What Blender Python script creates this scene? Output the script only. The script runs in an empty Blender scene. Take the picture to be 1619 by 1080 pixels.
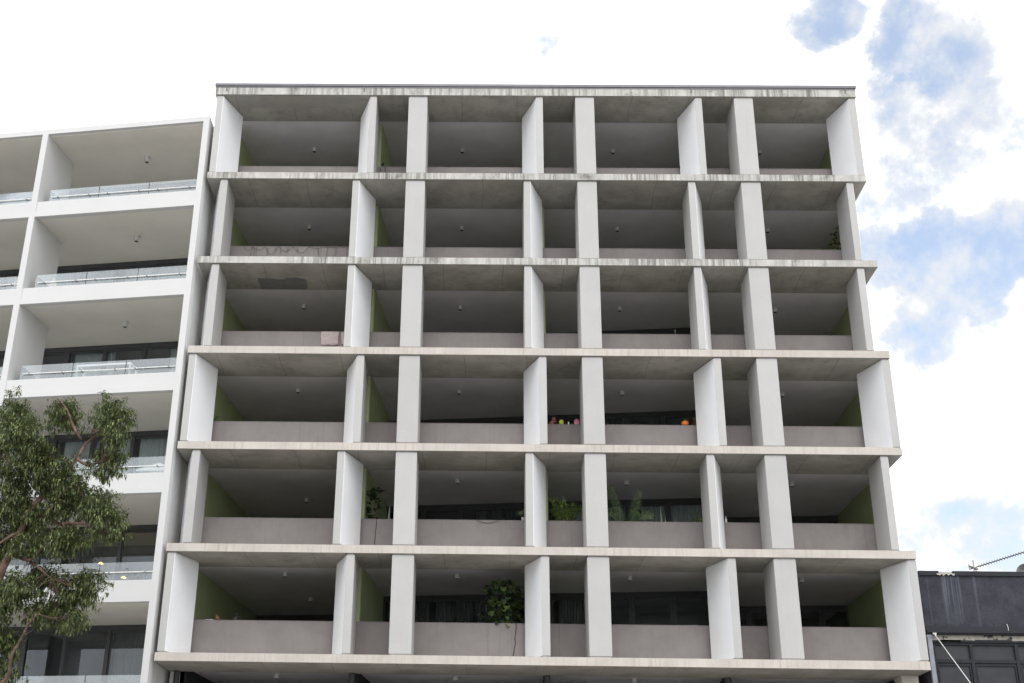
import bpy, math, random
from mathutils import Vector, Matrix
C = bpy.context.scene.collection
PI = math.pi

# ------------------------------------------------------------------ camera
cd = bpy.data.cameras.new('camera'); cam = bpy.data.objects.new('camera', cd); C.objects.link(cam)
right = Vector((0.999811, 0.013357, 0.014136)); up = Vector((-0.00766, -0.397633, 0.917512)); fwd = Vector((-0.017876, 0.917447, 0.397456))
CAMP = Vector((-1.5889, -34.2342, -5.6325))
M = Matrix((right, up, -fwd)).transposed().to_4x4(); M.translation = CAMP
cam.matrix_world = M
cd.sensor_width = 36; cd.lens = 44.055; cd.shift_x = 0.04976; cd.clip_end = 3000
bpy.context.scene.camera = cam

# ------------------------------------------------------------------ light
SUN_EL, SUN_AZ = 50, 174          # azimuth of the sun, degrees clockwise from +Y
sd = bpy.data.lights.new('sun', 'SUN'); sd.energy = 0.6; sd.angle = math.radians(30); sd.color = (1, .96, .9)
so = bpy.data.objects.new('sun', sd); C.objects.link(so)
so.rotation_euler = (math.radians(90 - SUN_EL), 0, math.radians(180 - SUN_AZ)+PI)
sdir = Vector((math.sin(math.radians(SUN_AZ))*math.cos(math.radians(SUN_EL)), math.cos(math.radians(SUN_AZ))*math.cos(math.radians(SUN_EL)), math.sin(math.radians(SUN_EL))))
so.rotation_euler = sdir.to_track_quat('Z', 'Y').to_euler()
so.location = (0, -20, 40)

class NT:
    """tiny node helper"""
    def __init__(s, tree): s.t = tree; s.n = tree.nodes; s.l = tree.links
    def new(s, typ, **kw):
        n = s.n.new(typ)
        for k, v in kw.items(): setattr(n, k, v)
        return n
    def link(s, a, b): s.l.new(a, b)
    def val(s, sock, v):
        if isinstance(v, (int, float, tuple, list)): sock.default_value = v
        else: s.l.new(v, sock)
    def math(s, op, a, b=0.0, clamp=False):
        n = s.new('ShaderNodeMath', operation=op); n.use_clamp = clamp
        s.val(n.inputs[0], a); s.val(n.inputs[1], b); return n.outputs[0]
    def mix(s, fac, a, b, blend='MIX'):
        n = s.new('ShaderNodeMix', data_type='RGBA', blend_type=blend)
        s.val(n.inputs[0], fac); s.val(n.inputs[6], a); s.val(n.inputs[7], b); return n.outputs[2]
    def ramp(s, fac, p0, p1, v0=0.0, v1=1.0, smooth=True):
        n = s.new('ShaderNodeMapRange'); n.interpolation_type = 'SMOOTHSTEP' if smooth else 'LINEAR'
        s.val(n.inputs[0], fac); n.inputs[1].default_value = p0; n.inputs[2].default_value = p1
        n.inputs[3].default_value = v0; n.inputs[4].default_value = v1; return n.outputs[0]
    def noise(s, vec, scale, detail=4, rough=.55, mapping=None, w=None):
        if mapping:
            m = s.new('ShaderNodeMapping'); s.link(vec, m.inputs[0]); m.inputs['Scale'].default_value = mapping; vec = m.outputs[0]
        n = s.new('ShaderNodeTexNoise'); s.link(vec, n.inputs['Vector']); n.inputs['Scale'].default_value = scale
        n.inputs['Detail'].default_value = detail; n.inputs['Roughness'].default_value = rough; return n.outputs[0]

world = bpy.data.worlds.new('World'); bpy.context.scene.world = world; world.use_nodes = True
w = NT(world.node_tree); w.n.clear()
wo = w.new('ShaderNodeOutputWorld')
sky = w.new('ShaderNodeTexSky', sky_type='NISHITA'); sky.sun_disc = False
sky.sun_elevation = math.radians(SUN_EL); sky.sun_rotation = math.radians(SUN_AZ); sky.air_density = 1.0; sky.dust_density = 1.5
b1 = w.new('ShaderNodeBackground'); w.link(w.mix(.22, sky.outputs[0], (4.3, 5.0, 5.8, 1)), b1.inputs[0]); b1.inputs[1].default_value = 0.15
tc = w.new('ShaderNodeTexCoord'); vec = tc.outputs['Generated']
# break up the direction with noise, so that the gaps between the clouds get ragged edges
nz = w.new('ShaderNodeTexNoise'); w.link(vec, nz.inputs['Vector']); nz.inputs['Scale'].default_value = 34; nz.inputs['Detail'].default_value = 7; nz.inputs['Roughness'].default_value = .62
sub = w.new('ShaderNodeVectorMath', operation='SUBTRACT'); w.link(nz.outputs['Color'], sub.inputs[0]); sub.inputs[1].default_value = (.5, .5, .5)
scl = w.new('ShaderNodeVectorMath', operation='SCALE'); w.link(sub.outputs[0], scl.inputs[0]); scl.inputs['Scale'].default_value = .045
add = w.new('ShaderNodeVectorMath', operation='ADD'); w.link(vec, add.inputs[0]); w.link(scl.outputs[0], add.inputs[1])
nrm = w.new('ShaderNodeVectorMath', operation='NORMALIZE'); w.link(add.outputs[0], nrm.inputs[0])
GAPS = [(0.2464,0.7689,0.5900,0.0100,.55),(0.2579,0.7601,0.5965,0.0099,0.80),(0.3172,0.7549,0.5740,0.0173,0.90),(0.3350,0.7607,0.5560,0.0180,1.00),(0.3280,0.7719,0.5445,0.0156,0.70),(0.3152,0.7898,0.5262,0.0176,0.60),(0.3476,0.7764,0.5256,0.0192,0.70),(0.3414,0.7946,0.5020,0.0215,0.60),(0.3172,0.8092,0.4945,0.0176,0.50),(0.2988,0.8228,0.4834,0.0152,0.45),(0.3769,0.7793,0.5006,0.0167,0.50),(0.3630,0.8267,0.4298,0.0180,1.00),(0.3409,0.8374,0.4273,0.0218,1.00),(0.3843,0.8119,0.4394,0.0176,1.00),(0.3272,0.8622,0.3867,0.0159,0.70),(0.3659,0.8416,0.3973,0.0111,0.60),(0.3389,0.9123,0.2298,0.0216,0.60),(0.3672,0.9015,0.2293,0.0252,0.60),(0.3903,0.8913,0.2307,0.0206,0.55),(0.3179,0.9209,0.2255,0.0132,0.50),(0.2964,0.8509,0.4338,0.0154,0.60),(0.0509,0.7981,0.6003,0.0063,0.50),(0.3357,0.8670,0.3683,0.0088,0.40),(0.3671,0.8018,0.4715,0.0170,0.30)]
acc = None
for x, y, z, a, wt in GAPS:
    d = w.new('ShaderNodeVectorMath', operation='DOT_PRODUCT'); w.link(nrm.outputs[0], d.inputs[0]); d.inputs[1].default_value = (x, y, z)
    m = w.ramp(d.outputs['Value'], math.cos(a*2.7), 1.0, 0, wt*.85)
    acc = m if acc is None else w.math('MAXIMUM', acc, m)
fine = w.noise(vec, 60, 6, .6)
big = w.noise(vec, 17, 8, .6)
lump = w.math('ADD', w.math('MULTIPLY', w.math('SUBTRACT', big, .5), 2.3), w.math('MULTIPLY', w.math('SUBTRACT', fine, .5), .9))
soft = w.ramp(w.math('ADD', acc, lump), .16, 1.08)
gap = w.math('MULTIPLY', w.math('MULTIPLY', soft, w.ramp(acc, .0, .5)), .86, clamp=True)
near = w.ramp(w.math('ADD', acc, w.math('MULTIPLY', lump, .5)), -.12, .55)
cl = w.noise(vec, 6, 8, .6)
cloudcol = w.mix(w.ramp(cl, .35, .7), (0.93, 0.955, 1.0, 1), (1.0, 1.0, 1.0, 1))
b2 = w.new('ShaderNodeBackground'); w.link(cloudcol, b2.inputs[0]); dd = w.new('ShaderNodeVectorMath', operation='DOT_PRODUCT'); w.link(vec, dd.inputs[0]); dd.inputs[1].default_value = (0.345, 0.800, 0.490)
region = w.ramp(dd.outputs['Value'], math.cos(.26), math.cos(.08))
mott = w.math('MULTIPLY', region, w.ramp(w.noise(vec, 11, 8, .62), .38, .74))
dim = w.math('MAXIMUM', near, w.math('MULTIPLY', mott, .96))
w.link(w.math('SUBTRACT', 1.3, w.math('MULTIPLY', dim, .71)), b2.inputs[1])
mx = w.new('ShaderNodeMixShader'); w.link(gap, mx.inputs[0]); w.link(b2.outputs[0], mx.inputs[1]); w.link(b1.outputs[0], mx.inputs[2])
w.link(mx.outputs[0], wo.inputs[0])

vs = bpy.context.scene.view_settings
vs.view_transform = 'Standard'; vs.look = 'None'; vs.exposure = 0.68; vs.gamma = 1; vs.use_curve_mapping = False
bpy.context.scene.cycles.max_bounces = 8; bpy.context.scene.cycles.diffuse_bounces = 5; bpy.context.scene.cycles.transparent_max_bounces = 16

# ------------------------------------------------------------------ materials
def mat(name, col, rough=.75, var=.08, scale=3.0, spec=.3, stretch=(1, 1, 1), dark=None, darkp=(.55, .75), fine=.05, fscale=45, metallic=0, bump=0.0, extra=None):
    """painted or cast surface: base colour with cloudy variation, fine grain and optional blotches of a second colour"""
    m = bpy.data.materials.new(name); m.use_nodes = True; t = NT(m.node_tree); p = t.n['Principled BSDF']
    tc = t.new('ShaderNodeTexCoord'); v = tc.outputs['Object']
    n1 = t.noise(v, scale, 5, .6, stretch)
    c4 = (*col, 1)
    lo = tuple(max(0, c*(1-var*1.6)) for c in col)+(1,); hi = tuple(min(1, c*(1+var)) for c in col)+(1,)
    c = t.mix(t.ramp(n1, .3, .7), lo, hi)
    if dark:
        n2 = t.noise(v, scale*.9, 7, .7, stretch)
        c = t.mix(t.ramp(n2, *darkp), c, (*dark, 1))
    if fine:
        n3 = t.noise(v, fscale, 3, .6)
        c = t.mix(1.0, c, t.mix(t.ramp(n3, .3, .7), (1-fine*2,)*3+(1,), (1, 1, 1, 1)), 'MULTIPLY')
    if extra: c = extra(t, v, c)
    t.val(p.inputs['Base Color'], c); p.inputs['Roughness'].default_value = rough
    p.inputs['Specular IOR Level'].default_value = spec; p.inputs['Metallic'].default_value = metallic
    if bump:
        b = t.new('ShaderNodeBump'); b.inputs['Strength'].default_value = bump; b.inputs['Distance'].default_value = .02
        t.link(t.noise(v, 30, 5, .6), b.inputs['Height']); t.link(b.outputs[0], p.inputs['Normal'])
    return m

def tone(amount, nxt=None):
    def f(t, v, c):
        oi = t.new('ShaderNodeObjectInfo'); g = t.ramp(oi.outputs['Random'], 0, 1, 1-amount, 1, False)
        sc_ = t.new('ShaderNodeCombineColor')
        for i in range(3): t.link(g, sc_.inputs[i])
        c = t.mix(1.0, c, sc_.outputs[0], 'MULTIPLY')
        return nxt(t, v, c) if nxt else c
    return f

def streaks(strength, col, density=(.5, .72), topbias=True, toph=.3):
    """rain streaks: noise drawn out vertically"""
    def f(t, v, c):
        n = t.noise(v, 1.0, 6, .75, (9, 9, .35)); big = t.noise(v, .55, 4, .6, (1, 1, .1))
        k = t.math('MULTIPLY', t.ramp(n, *density), t.ramp(big, .32, .62))
        n2 = t.noise(v, 1.0, 4, .7, (30, 30, 1.2))
        k = t.math('MULTIPLY', k, t.ramp(n2, .25, .6, .35, 1))
        return t.mix(t.math('MULTIPLY', k, strength, clamp=True), c, (*col, 1))
    return f

def soffit_extra(t, v, c):
    # form-board joints across the slab, a few dark pits, dirty edges
    sep = t.new('ShaderNodeSeparateXYZ'); t.link(v, sep.inputs[0])
    warp = t.math('MULTIPLY', t.noise(v, .6, 1), .22)
    lev = t.math('MULTIPLY', t.math('ROUND', t.math('DIVIDE', sep.outputs[2], 3.0)), 1.37)
    u = t.math('FRACT', t.math('ADD', t.math('DIVIDE', t.math('ADD', sep.outputs[0], warp), 1.85), lev))
    line = t.ramp(t.math('ABSOLUTE', t.math('SUBTRACT', u, .5)), .490, .4995, 0, .5)
    c = t.mix(line, c, (.10, .09, .08, 1))
    vor = t.new('ShaderNodeTexVoronoi'); t.link(v, vor.inputs['Vector']); vor.inputs['Scale'].default_value = 1.6
    pit = t.ramp(vor.outputs['Distance'], .05, .02)
    pm = t.noise(v, 8, 3)
    c = t.mix(t.math('MULTIPLY', pit, t.ramp(pm, .45, .6)), c, (.05, .045, .04, 1))
    n = t.noise(v, 2.6, 8, .72)
    c = t.mix(t.ramp(n, .5, .7, 0, .5), c, (.20, .185, .16, 1))
    n = t.noise(v, 1.1, 8, .75, (1, 2.5, 1))
    return t.mix(t.ramp(n, .52, .72, 0, .5), c, (.48, .45, .40, 1))

M_ = {}
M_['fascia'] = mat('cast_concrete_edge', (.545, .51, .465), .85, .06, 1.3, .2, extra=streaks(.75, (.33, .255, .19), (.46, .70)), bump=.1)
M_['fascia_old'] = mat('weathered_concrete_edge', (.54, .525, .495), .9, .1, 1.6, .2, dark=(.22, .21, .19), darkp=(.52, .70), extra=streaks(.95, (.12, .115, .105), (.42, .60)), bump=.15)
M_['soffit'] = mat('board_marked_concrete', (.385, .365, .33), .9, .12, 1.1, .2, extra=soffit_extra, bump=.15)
M_['ceiling'] = mat('painted_ceiling', (.83, .79, .83), .85, .05, .8, .2, fine=.04)
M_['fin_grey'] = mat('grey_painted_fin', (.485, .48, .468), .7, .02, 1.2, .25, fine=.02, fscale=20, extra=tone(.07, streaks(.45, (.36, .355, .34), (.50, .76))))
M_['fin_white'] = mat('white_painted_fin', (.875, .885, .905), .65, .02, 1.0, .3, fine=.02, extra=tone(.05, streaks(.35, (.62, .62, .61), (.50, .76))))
M_['parapet'] = mat('taupe_render', (.275, .252, .247), .9, .05, 1.6, .15, fine=.05, fscale=60, extra=streaks(.6, (.16, .13, .12), (.52, .76)), bump=.2)
M_['green'] = mat('olive_green_paint', (.42, .485, .26), .6, .05, 1.5, .3)
M_['greenlight'] = M_['green']
M_['sidewall'] = mat('pale_side_render', (.78, .78, .77), .8, .04, 2, .2)
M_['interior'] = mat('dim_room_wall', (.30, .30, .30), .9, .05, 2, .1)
M_['frame'] = mat('dark_window_frame', (.06, .062, .068), .45, .05, 4, .4)
M_['curtain'] = mat('grey_curtain', (.30, .31, .30), .95, .06, 2, .05)
M_['curtain_light'] = mat('pale_curtain', (.80, .84, .81), .95, .05, 2, .05)
M_['cap'] = mat('metal_roof_capping', (.17, .165, .18), .45, .05, 2, .5, metallic=.3)
M_['metal'] = mat('grey_metal', (.28, .28, .28), .45, .05, 5, .5, metallic=.6)
M_['lamp'] = mat('lamp_casing', (.6, .6, .58), .5, .05, 5, .4)
M_['lamp_dark'] = mat('lamp_lens', (.05, .05, .05), .3, .05, 5, .5)
M_['white'] = mat('white_building_paint', (.60, .60, .595), .7, .012, .8, .25, fine=.01, extra=streaks(.08, (.6, .6, .58), (.55, .8)))
M_['whiteshade'] = mat('balcony_ceiling_paint', (.80, .77, .71), .85, .03, .7, .2, fine=.03)
M_['charcoal'] = mat('charcoal_render', (.055, .057, .068), .8, .15, 2.2, .2, dark=(.10, .10, .115), darkp=(.5, .7), fine=.1, fscale=25)
M_['charcoal_dark'] = mat('black_peeling_paint', (.026, .027, .033), .7, .1, 3, .3, extra=streaks(.5, (.2, .2, .22), (.6, .75)))
M_['cream'] = mat('exposed_cream_render', (.42, .40, .35), .9, .1, 5, .2, dark=(.05, .05, .05), darkp=(.55, .62))
M_['tarp'] = mat('tinted_panel', (.03, .031, .037), .45, .15, 2, .4)
M_['pipe'] = mat('blue_grey_pipe', (.30, .32, .37), .55, .1, 3, .4, extra=streaks(.4, (.5, .5, .5)))
M_['asphalt'] = mat('asphalt', (.13, .13, .13), .9, .15, 4, .2, fine=.15, fscale=200)
M_['pavement'] = mat('concrete_paving', (.46, .45, .43), .9, .08, 2, .2, fine=.1, fscale=80)
M_['kerb'] = mat('kerb_stone', (.33, .32, .30), .9, .08, 3, .2)
M_['mark'] = mat('road_paint', (.75, .75, .72), .7, .08, 5, .2)
M_['earth'] = mat('ground', (.40, .39, .37), .95, .1, .3, .1)
M_['bark'] = mat('smooth_brown_bark', (.15, .10, .078), .8, .25, 5, .2, dark=(.30, .20, .16), darkp=(.5, .66), bump=.6)
M_['towel'] = mat('pink_towel', (.52, .44, .43), .95, .08, 9, .05, bump=.5)
M_['wire'] = mat('dark_wire', (.06, .05, .05), .7, .05, 5, .2)
M_['rope'] = mat('white_rope', (.7, .7, .68), .8, .05, 8, .2)
M_['terra'] = mat('terracotta', (.30, .12, .07), .8, .1, 6, .2)
M_['pot'] = mat('white_pot', (.6, .6, .58), .5, .03, 6, .4)
M_['blackstuff'] = mat('black_plastic', (.03, .03, .03), .5, .05, 5, .4)
def plain(name, col, rough=.6): return mat(name, col, rough, .05, 8, .3)
M_['yellow'] = plain('yellow_glaze', (.65, .68, .08)); M_['pink'] = plain('pink_paint', (.75, .26, .38)); M_['orange'] = plain('orange_skin', (.80, .20, .03))
M_['redbrown'] = plain('red_brown_knit', (.34, .12, .11), .9); M_['whitec'] = plain('white_ceramic', (.85, .85, .83)); M_['wood'] = plain('brown_wood', (.22, .13, .07))
M_['beige'] = plain('beige_fabric', (.55, .48, .38), .95)

def leafmat(name, a, b, rough=.45, trans=.25):
    m = bpy.data.materials.new(name); m.use_nodes = True; t = NT(m.node_tree); p = t.n['Principled BSDF']
    g = t.new('ShaderNodeNewGeometry'); r = g.outputs['Random Per Island']
    c = t.mix(t.math('POWER', r, 1.6), (*a, 1), (*b, 1))
    t.val(p.inputs['Base Color'], c); p.inputs['Roughness'].default_value = rough; p.inputs['Specular IOR Level'].default_value = .45
    tr = t.new('ShaderNodeBsdfTranslucent'); t.link(c, tr.inputs[0])
    mx = t.new('ShaderNodeMixShader'); mx.inputs[0].default_value = trans
    t.link(p.outputs[0], mx.inputs[1]); t.link(tr.outputs[0], mx.inputs[2]); t.link(mx.outputs[0], t.n['Material Output'].inputs[0])
    return m
M_['leaf'] = leafmat('tree_leaf', (.034, .052, .022), (.26, .31, .11))
M_['leafdark'] = leafmat('dark_leaf', (.025, .04, .018), (.06, .095, .035), .4, .1)
M_['leafbig'] = leafmat('broad_leaf', (.026, .044, .018), (.15, .21, .06), .4, .2)
M_['leafmid'] = leafmat('bush_leaf', (.12, .2, .06), (.42, .55, .16), .45, .25)
M_['leafpalm'] = leafmat('palm_leaf', (.06, .10, .04), (.20, .28, .11), .45, .2)
M_['leafpale'] = leafmat('pale_leaf', (.25, .33, .22), (.42, .5, .36), .5, .15)

def glassmat(name, tint, refl, trans_col=(1, 1, 1), rough=.02, hazec=None, haze=0, fk=1.25):
    m = bpy.data.materials.new(name); m.use_nodes = True; t = NT(m.node_tree); t.n.remove(t.n['Principled BSDF'])
    tr = t.new('ShaderNodeBsdfTransparent'); tr.inputs[0].default_value = (*trans_col, 1)
    gl = t.new('ShaderNodeBsdfGlossy'); gl.inputs[0].default_value = (*tint, 1); gl.inputs['Roughness'].default_value = rough
    fr = t.new('ShaderNodeFresnel'); fr.inputs[0].default_value = 1.5
    f = t.math('ADD', t.math('MULTIPLY', fr.outputs[0], fk), refl, clamp=True)
    mx = t.new('ShaderNodeMixShader'); t.link(f, mx.inputs[0]); t.link(tr.outputs[0], mx.inputs[1]); t.link(gl.outputs[0], mx.inputs[2])
    out = mx.outputs[0]
    if haze:
        df = t.new('ShaderNodeBsdfDiffuse'); df.inputs[0].default_value = (*hazec, 1)
        m2 = t.new('ShaderNodeMixShader'); m2.inputs[0].default_value = haze
        t.link(out, m2.inputs[1]); t.link(df.outputs[0], m2.inputs[2]); out = m2.outputs[0]
    t.link(out, t.n['Material Output'].inputs[0]); return m
M_['pane'] = glassmat('window_glass', (.9, .95, 1), .0, (.84, .86, .87), fk=.85)
M_['balglass'] = glassmat('balustrade_glass', (.95, .98, 1), .04, (.89, .915, .92), .03, (.76, .785, .80), .07)

# ------------------------------------------------------------------ mesh helpers
class MB:
    def __init__(s): s.v = []; s.f = []; s.m = []; s.T = None
    def add(s, vs, fs, mi=0):
        o = len(s.v)
        for p in vs:
            p = Vector(p)
            if s.T: p = s.T @ p
            s.v.append(p[:])
        for f in fs: s.f.append(tuple(o+i for i in f)); s.m.append(mi)
        return s
    def box(s, x0, x1, y0, y1, z0, z1, mi=0):
        vs = [(x, y, z) for z in (z0, z1) for y in (y0, y1) for x in (x0, x1)]
        return s.add(vs, [(0, 2, 3, 1), (4, 5, 7, 6), (0, 1, 5, 4), (2, 6, 7, 3), (0, 4, 6, 2), (1, 3, 7, 5)], mi)
    def prism(s, poly, z0, z1, mis=None, bevel=0):
        """poly counter-clockwise in XY; mis: material per side + bottom + top"""
        n = len(poly); vs = [(x, y, z0) for x, y in poly]+[(x, y, z1) for x, y in poly]
        mis = mis or [0]*(n+2)
        o = len(s.v); s.add(vs, [])
        for i in range(n):
            j = (i+1) % n; s.f.append((o+i, o+j, o+n+j, o+n+i)); s.m.append(mis[i])
        s.f.append(tuple(o+i for i in reversed(range(n)))); s.m.append(mis[n])
        s.f.append(tuple(o+n+i for i in range(n))); s.m.append(mis[n+1])
        return s
    def profx(s, prof, x0, x1, mis, endmi=0):
        """profile in YZ extruded along X (prof counter-clockwise seen from +X)"""
        n = len(prof); vs = [(x0, y, z) for y, z in prof]+[(x1, y, z) for y, z in prof]
        o = len(s.v); s.add(vs, [])
        for i in range(n):
            j = (i+1) % n; s.f.append((o+i, o+n+i, o+n+j, o+j)[::-1]); s.m.append(mis[i])
        s.f.append(tuple(o+i for i in reversed(range(n)))); s.m.append(endmi)
        s.f.append(tuple(o+n+i for i in range(n))); s.m.append(endmi)
        return s
    def tube(s, pts, r, n=6, mi=0, cap=True):
        pts = [Vector(p) for p in pts]; rs = r if isinstance(r, (list, tuple)) else [r]*len(pts)
        rings = []; a = None
        for i, p in enumerate(pts):
            d = (pts[min(i+1, len(pts)-1)]-pts[max(i-1, 0)])
            d = d.normalized() if d.length > 1e-9 else Vector((0, 0, 1))
            if a is None: a = d.cross(Vector((0, 0, 1)) if abs(d.z) < .9 else Vector((1, 0, 0))).normalized()
            else:
                a = a-d*a.dot(d); a = a.normalized() if a.length > 1e-6 else d.orthogonal().normalized()
            b = d.cross(a).normalized()
            rings.append([p+(a*math.cos(2*PI*k/n)+b*math.sin(2*PI*k/n))*rs[i] for k in range(n)])
        vs = [q for rg in rings for q in rg]; fs = []
        for i in range(len(pts)-1):
            for k in range(n):
                fs.append((i*n+k, i*n+(k+1) % n, (i+1)*n+(k+1) % n, (i+1)*n+k))
        if cap: fs += [tuple(reversed(range(n))), tuple((len(pts)-1)*n+k for k in range(n))]
        return s.add(vs, fs, mi)
    def lathe(s, c, prof, n=16, mi=0):
        """prof: list of (r, z)"""
        c = Vector(c); vs = []; fs = []
        for r, z in prof:
            for k in range(n): vs.append(c+Vector((r*math.cos(2*PI*k/n), r*math.sin(2*PI*k/n), z)))
        for i in range(len(prof)-1):
            for k in range(n): fs.append((i*n+k, i*n+(k+1) % n, (i+1)*n+(k+1) % n, (i+1)*n+k))
        fs += [tuple(reversed(range(n))), tuple((len(prof)-1)*n+k for k in range(n))]
        return s.add(vs, fs, mi)
    def leaf(s, base, d, L, W, upv=Vector((0, 0, 1)), bend=.25, mi=0, broad=False):
        """a folded, drooping leaf: six points, four faces"""
        d = d.normalized(); sd = d.cross(upv)
        sd = sd.normalized() if sd.length > 1e-4 else Vector((1, 0, 0)); nn = sd.cross(d)
        b = Vector(base); t1 = .45 if not broad else .6
        mid = b+d*L*t1+nn*L*bend*.15; tip = b+d*L-nn*L*bend
        l = mid+sd*W*.5+nn*W*.18; r = mid-sd*W*.5+nn*W*.18
        if broad:
            q0 = b+d*L*.15; l0 = q0+sd*W*.22; r0 = q0-sd*W*.22; e = b+d*L*.9-nn*L*bend*.6; l2 = e+sd*W*.34; r2 = e-sd*W*.34; c2 = e
            return s.add([b, l0, l, l2, tip, r2, r, r0, mid, c2], [(0, 1, 2, 8), (8, 2, 3, 9), (9, 3, 4), (0, 8, 6, 7), (8, 9, 5, 6), (9, 4, 5)], mi)
        return s.add([b, l, mid, r, tip], [(0, 1, 2), (0, 2, 3), (1, 4, 2), (2, 4, 3)], mi)
    def build(s, name, mats, parent=None, smooth=False):
        me = bpy.data.meshes.new(name); me.from_pydata(s.v, [], s.f)
        for m in (mats if isinstance(mats, (list, tuple)) else [mats]): me.materials.append(M_[m] if isinstance(m, str) else m)
        for i, p in enumerate(me.polygons): p.material_index = s.m[i]; p.use_smooth = smooth
        me.update(); o = bpy.data.objects.new(name, me); C.objects.link(o)
        if parent: o.parent = parent
        return o

def tag(o, label=None, cat=None, group=None, kind=None):
    if label: o['label'] = label
    if cat: o['category'] = cat
    if group: o['group'] = group
    if kind: o['kind'] = kind
    return o
def empty(name, label, cat, group=None, T=None):
    o = bpy.data.objects.new(name, None); C.objects.link(o); tag(o, label, cat, group)
    if T: o.matrix_world = T
    return o

# ------------------------------------------------------------------ ground
GZ = -7.25
tag(MB().box(-900, 900, -900, 900, GZ-.4, GZ-.16).build('ground', 'earth'), kind='structure')
tag(MB().box(-300, 300, -26, -9, GZ-.159, GZ-.15).build('road', 'asphalt'), kind='structure')
tag(MB().box(-300, 300, -8.8, 1.5, GZ-.159, GZ).build('pavement', 'pavement'), kind='structure')
tag(MB().box(-300, 300, -60, -26.2, GZ-.159, GZ).build('pavement', 'pavement'), kind='structure')
k = MB(); k.box(-300, 300, -8.999, -8.801, GZ-.159, GZ+.002); tag(k.build('kerb', 'kerb'), kind='structure')
k = MB(); k.box(-300, 300, -26.199, -26.001, GZ-.159, GZ+.002); tag(k.build('kerb', 'kerb'), kind='structure')
k = MB()
for i in range(-30, 30): k.box(i*6, i*6+3, -17.55, -17.43, GZ-.149, GZ-.145)
tag(k.build('road_marking', 'mark'), kind='structure')

# ------------------------------------------------------------------ main building
main = empty('apartment_building', 'raw concrete apartment block with rows of angled pale fins between its slab edges', 'building')
HW = 10.386; ST = .2247; SD = 1.87
BY = 12.0
def slab(ztop, t=ST, sd=SD, hw=HW, fm='fascia', ceil_up=.1):
    zs = ztop-t; m = MB()
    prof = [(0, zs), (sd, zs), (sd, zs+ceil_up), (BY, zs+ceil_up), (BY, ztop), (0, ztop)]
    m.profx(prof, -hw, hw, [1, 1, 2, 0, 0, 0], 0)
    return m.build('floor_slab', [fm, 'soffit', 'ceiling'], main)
def soft(z): return z-ST+.1
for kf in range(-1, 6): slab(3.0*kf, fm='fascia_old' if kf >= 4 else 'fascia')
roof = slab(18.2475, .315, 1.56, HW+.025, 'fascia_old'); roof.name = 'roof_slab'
cap = MB(); cap.box(-HW-.05, HW+.05, -.04, .30, 18.254, 18.345); cap.box(-HW-.03, HW+.03, -.012, .0, 18.20, 18.252, 0)
cap.build('roof_capping', 'cap', main)
for x in (-10.04, -5.54, 5.10, 10.08):
    m = MB(); m.tube([(x, -.03, 18.23), (x, -.07, 18.17), (x, -.02, 18.10)], .014, 6); m.box(x-.03, x+.03, -.02, .0, 18.07, 18.12); m.build('bracket', 'metal', main)
# pale strip cast into the roof soffit above the leftmost bay, and the grey repair patch two floors down
MB().box(-9.75, -5.75, .09, .76, 17.9285, 17.9325).build('soffit_panel', mat('pale_soffit_strip', (.34, .325, .295), .9, .05, 2, .2), main)
pm = MB(); rnd = random.Random(4)
pts = []
for i in range(15): pts.append((-8.72+i*.105, 1.09+rnd.uniform(-.05, .05)-(.07 if 8 < i < 13 else 0)))
for i in range(5): pts.append((-7.23+rnd.uniform(-.05, .05), 1.2+i*.15))
poly = pts+[(-7.25, 1.86), (-8.72, 1.86)]
pm.prism(poly, 11.771, 11.7752); pm.build('soffit_panel', mat('dark_repair_mortar', (.21, .21, .205), .9, .08, 3, .2), main)

BOX = {1: (-10.35, -9.72), 2: (-5.76, -5.12), 3: (-4.08, -3.47), 4: (-.36, .28), 5: (1.33, 1.94), 6: (4.81, 5.43), 7: (6.47, 7.08), 8: (9.76, 10.386)}
FY, FB = .05, 1.30
def fin(i, f):
    x0, x1 = BOX[i]; z0 = 3.0*(f-1); z1 = (17.9325 if f == 6 else 3.0*f-ST)
    A = f in (6, 3, 1)
    m = MB(); t = .215
    # footprint: 4 corners ccw from front-left; side materials: front, right, back, left
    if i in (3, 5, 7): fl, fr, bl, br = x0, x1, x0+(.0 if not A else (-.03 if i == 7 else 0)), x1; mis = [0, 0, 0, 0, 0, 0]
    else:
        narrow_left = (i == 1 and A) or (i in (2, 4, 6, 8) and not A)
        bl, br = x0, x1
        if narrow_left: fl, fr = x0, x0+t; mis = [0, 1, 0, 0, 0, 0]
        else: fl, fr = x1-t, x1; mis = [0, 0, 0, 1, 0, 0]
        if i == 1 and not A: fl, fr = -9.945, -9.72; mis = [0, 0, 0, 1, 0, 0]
    c = .035      # shadow gap at foot and head of each fin
    poly = lambda e: [(fl+e, FY+e), (fr-e, FY+e), (br-e*.2, FB-.001*e), (bl+e*.2, FB-.001*e)]
    m.prism(poly(0), z0+c, z1-c, mis)
    m.prism(poly(.022), z0, z0+c, mis); m.prism(poly(.022), z1-c, z1, mis)
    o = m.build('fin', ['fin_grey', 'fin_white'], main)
    bv = o.modifiers.new('bevel', 'BEVEL'); bv.width = .008; bv.segments = 1; bv.limit_method = 'ANGLE'
    return o
for f in range(1, 7):
    for i in range(1, 9): fin(i, f)
# parapets
for f in range(1, 7):
    z = 3.0*(f-1); m = MB(); m.box(-10.10, 10.32, 1.58, 1.73, z, z+1.165); m.box(-10.11, 10.33, 1.572, 1.738, z+1.165, z+1.182)
    m.build('parapet', 'parapet', main)
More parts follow.
